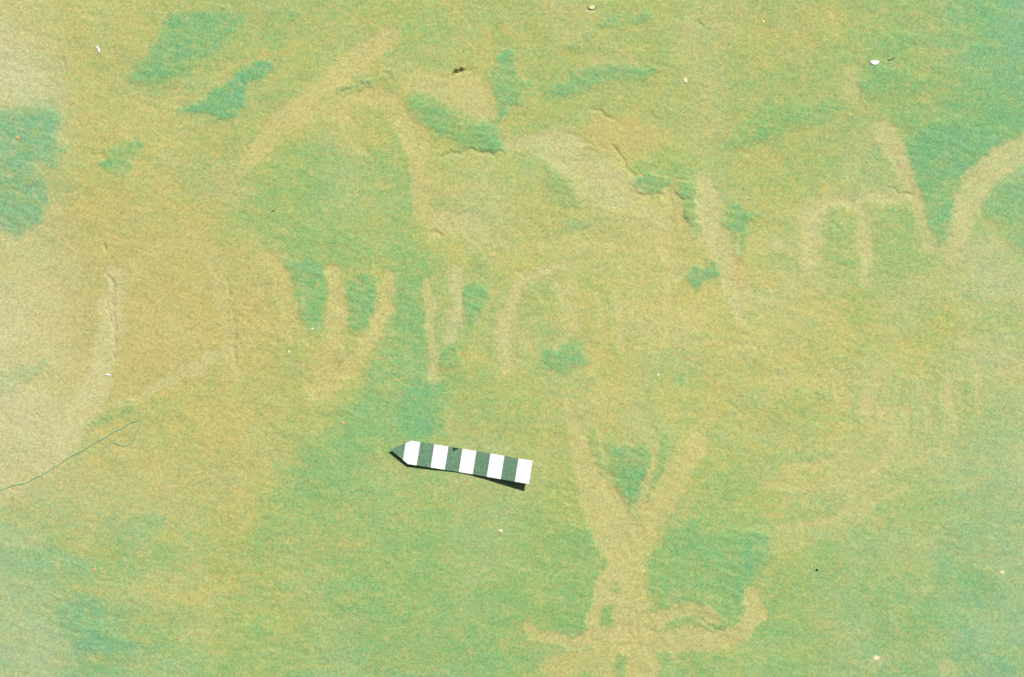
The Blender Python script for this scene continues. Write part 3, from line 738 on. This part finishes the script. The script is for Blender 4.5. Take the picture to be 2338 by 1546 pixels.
def strip(name, s0, s1, mat, tip=False, cap=False, dz=0.0, th=THICK):
    st = [s0 + (s1 - s0) * k / 8 for k in range(9)]
    if s0 < 8.62 < s1: st = sorted(st + [8.62])
    co = []; qd = []
    for s in st:
        c = O0 + ax * (s * UNIT); h = half(s); z = bar_z(s) + dz
        for side, dzz in ((-1, th), (1, th), (1, 0), (-1, 0)):
            p = c + ay * (h * side)
            co.append((wx(p[0]) - bar.location.x, wy(p[1]) - bar.location.y, z + dzz - bar.location.z))
    for k in range(len(st) - 1):
        for e in range(4):
            a = k * 4 + e; b_ = k * 4 + (e + 1) % 4
            qd.append((a, b_, b_ + 4, a + 4))
    if cap: qd.append((3, 2, 1, 0))
    o = mesh_from(name, np.array(co), np.array(qd), mat, bar, smooth=False)
    o.data.materials.append(UNDER_SHADE)
    for i, p in enumerate(o.data.polygons):
        if i < (len(st) - 1) * 4 and i % 4 in (1, 2): p.material_index = 1
    return o
for k in range(10):
    if k == 9: o = strip('pointed_tip', 9, 10, BLACK)
    elif k % 2 == 0: o = strip('white_band', k, k + 1, WHITE, cap=(k == 0))
    else: o = strip('black_band', k, k + 1, BLACK)
# painted dark shade of a nick on the second dark band from the tip
def nick_mark():
    c = O0 + ax * (5.55 * UNIT) - ay * (HWID - 3.5)
    n = 14; co = [(0, 0, .00012)]; 
    z = bar_z(5.55) + THICK
    ring = []
    for lv, rr in ((.00010, .6), (.00002, 1.0)):
        for i in range(n):
            a = 2 * math.pi * i / n
            r = (4.5 + 1.6 * math.sin(3 * a + 1)) * rr
            co.append((math.cos(a) * r * 1.5 * PX, math.sin(a) * r * .8 * PX, lv))
    co = [(x + wx(c[0]) - bar.location.x, y + wy(c[1]) - bar.location.y, zz + z - bar.location.z) for x, y, zz in co]
    me = bpy.data.meshes.new('shaded_nick')
    fs = [(0, 1 + i, 1 + (i + 1) % n) for i in range(n)] + [(1 + i, 1 + n + i, 1 + n + (i + 1) % n, 1 + (i + 1) % n) for i in range(n)]
    me.from_pydata(co, [], fs); me.materials.append(NICK_SHADE)
    o = bpy.data.objects.new('shaded_nick', me); C.objects.link(o); o.parent = bar
nick_mark()

# ------------------------------------------------------------------ loose flakes and specks on the rock
FLAKE = flat_mat('white_fleck', (.88, .88, .87), .6, .3, .03)
CREAM = flat_mat('cream_flake', alb(246, 240, 190), .7, .2, .06)
PEACH = flat_mat('peach_flake', alb(235, 190, 120), .7, .2, .08)
DARKM = flat_mat('dark_speck', (.03, .03, .02), .7, .2, .2)
rng = random.Random(4)
def flake(x, y, rx, ry, ang, bend, mat, name, label, cat, th=1.3):
    n = 12; co = []; fs = []
    z0 = z_at(wx(x), wy(y)) 
    a0 = R(ang)
    def P(u, v, z):
        v2 = v + bend * (u / max(rx, 1)) ** 2
        return ((u * math.cos(a0) - v2 * math.sin(a0)) * PX, -(u * math.sin(a0) + v2 * math.cos(a0)) * PX, z * PX)
    jit = [rng.uniform(.8, 1.15) for _ in range(n)]
    for lv, rr in ((-1.5, .96), (th * .7, 1.0), (th, .72)):
        for i in range(n):
            a = 2 * math.pi * i / n
            co.append(P(math.cos(a) * rx * rr * jit[i], math.sin(a) * ry * rr * jit[i], lv))
    co.append(P(0, 0, th * 1.05))
    for l in range(2):
        for i in range(n):
            fs.append((l * n + i, (l + 1) * n + i, (l + 1) * n + (i + 1) % n, l * n + (i + 1) % n))
    for i in range(n): fs.append((2 * n + i, 3 * n, 2 * n + (i + 1) % n))
    me = bpy.data.meshes.new(name); me.from_pydata(co, [], fs); me.materials.append(mat)
    for p in me.polygons: p.use_smooth = False
    o = bpy.data.objects.new(name, me); C.objects.link(o)
    o.location = (wx(x), wy(y), z0)
    tag(o, label, cat)
    return o
flake(226, 113, 9, 2.6, 62, 2.5, FLAKE, 'white_fleck', 'curved white print-dust fleck over tan rock at the upper left', 'flake')  # speck of print dust given body as a thin fleck
flake(1997, 144, 10.5, 5, 6, -2, FLAKE, 'white_fleck', 'bright white oval flake on the green stain at upper right', 'flake', 2.5)
flake(247, 856, 8, 1.8, 7, 0, FLAKE, 'white_fleck', 'thin white print-dust sliver over the tan rock at left', 'flake')  # dash of print dust built as a thin solid
flake(1565, 183, 5, 6, 0, 0, CREAM, 'cream_flake', 'cream speck right of the lens-shaped green stain at the top', 'flake', 1)
flake(1503, 856, 4, 3, 0, 0, CREAM, 'cream_flake', 'tiny cream speck right of the centre oval', 'flake', 1)
flake(660, 803, 4, 3, 20, 0, CREAM, 'cream_flake', 'tiny cream speck below the leftmost upright band', 'flake', 1)
flake(714, 751, 3.4, 3, 20, 0, CREAM, 'cream_flake', 'tiny cream speck in the green wedge left of centre', 'flake', 1)
flake(2000, 1502, 8, 5, -20, 0, CREAM, 'cream_flake', 'cream crumb near the bottom edge at lower right', 'flake', 1)
flake(1143, 1212, 6, 4, 10, 0, CREAM, 'cream_flake', 'cream crumb on green rock below the scale bar', 'flake', 2)
flake(1743, 49, 3.4, 3, 0, 0, CREAM, 'cream_flake', 'tiny cream speck at the top right of centre', 'flake', 1)
flake(1352, 17, 7, 5, 0, 0, CREAM, 'cream_flake', 'cream crumb at the very top edge of the rock', 'flake', 1)
flake(42, 315, 5, 4, 0, 0, PEACH, 'peach_flake', 'small peach speck on the teal stain at upper left', 'flake', 1)
flake(1463, 402, 5, 4, 0, 0, PEACH, 'peach_flake', 'small orange speck beside the pair of small green stains', 'flake', 1)
flake(784, 966, 4, 3.4, 0, 0, PEACH, 'peach_flake', 'small orange speck up and left of the scale bar', 'flake', 1)
flake(215, 1300, 4, 3.4, 0, 0, PEACH, 'peach_flake', 'small peach speck at lower left', 'flake', 1)
flake(2287, 1306, 5, 4, 0, 0, CREAM, 'cream_flake', 'small cream speck near the right edge at lower right', 'flake', 1)
flake(1865, 1301, 3.2, 2.6, 0, 0, DARKM, 'dark_speck', 'tiny dark speck right of the lower figure', 'speck', 1.5)

# ------------------------------------------------------------------ threads and fibres
def tube(name, pts, rad, mat, label, cat, sides=6, closed=False):
    p = chaikin(pts, False, 2)
    # even spacing
    co = []; fs = []
    P3 = []
    for x, y in p:
        P3.append(Vector((wx(x), wy(y), z_at(wx(x), wy(y)) + rad * .55)))
    o0 = P3[0].copy()
    for i, v in enumerate(P3):
        d = (P3[min(i + 1, len(P3) - 1)] - P3[max(i - 1, 0)]); d.z = 0; d.normalize()
        side = Vector((-d.y, d.x, 0)); r = rad * (0.85 + .3 * rng.random())
        if i in (0, len(P3) - 1): r *= .4
        for k in range(sides):
            a = 2 * math.pi * k / sides
            q_ = v + side * (math.cos(a) * r) + Vector((0, 0, math.sin(a) * r)) - o0
            co.append(tuple(q_))
    for i in range(len(P3) - 1):
        for k in range(sides):
            fs.append((i * sides + k, i * sides + (k + 1) % sides, (i + 1) * sides + (k + 1) % sides, (i + 1) * sides + k))
    fs.append(tuple(range(sides))[::-1]); fs.append(tuple((len(P3) - 1) * sides + k for k in range(sides)))
    me = bpy.data.meshes.new(name); me.from_pydata(co, [], fs); me.materials.append(mat)
    for pl in me.polygons: pl.use_smooth = True
    o = bpy.data.objects.new(name, me); C.objects.link(o); o.location = o0
    tag(o, label, cat)
    return o
THREAD = flat_mat('teal_thread', alb(128, 196, 158), .8, .2, .15, 300)
FIBRE = flat_mat('black_fibre', (.02, .02, .02), .6, .3, .1)
tube('thread', f(-90,1150, -40,1128, 0,1121, 20,1112, 35,1106, 58,1104, 78,1092, 98,1084, 118,1070, 134,1062, 158,1044, 174,1036, 196,1026, 222,1008, 240,1000, 256,988, 276,980, 298,966, 316,959, 323,963, 318,976, 311,986, 307,1002, 299,1013, 286,1019, 272,1016, 258,1010), .00028, THREAD, 'thin teal thread lying across the rock at the lower left', 'thread')
tube('fibre', f(2026,138, 2034,137, 2043,132), .00026, FIBRE, 'short black fibre right of the bright white flake', 'fibre')
tube('fibre', f(620,484, 625,481, 629,480), .00026, FIBRE, 'tiny black fibre in the upper left middle', 'fibre')
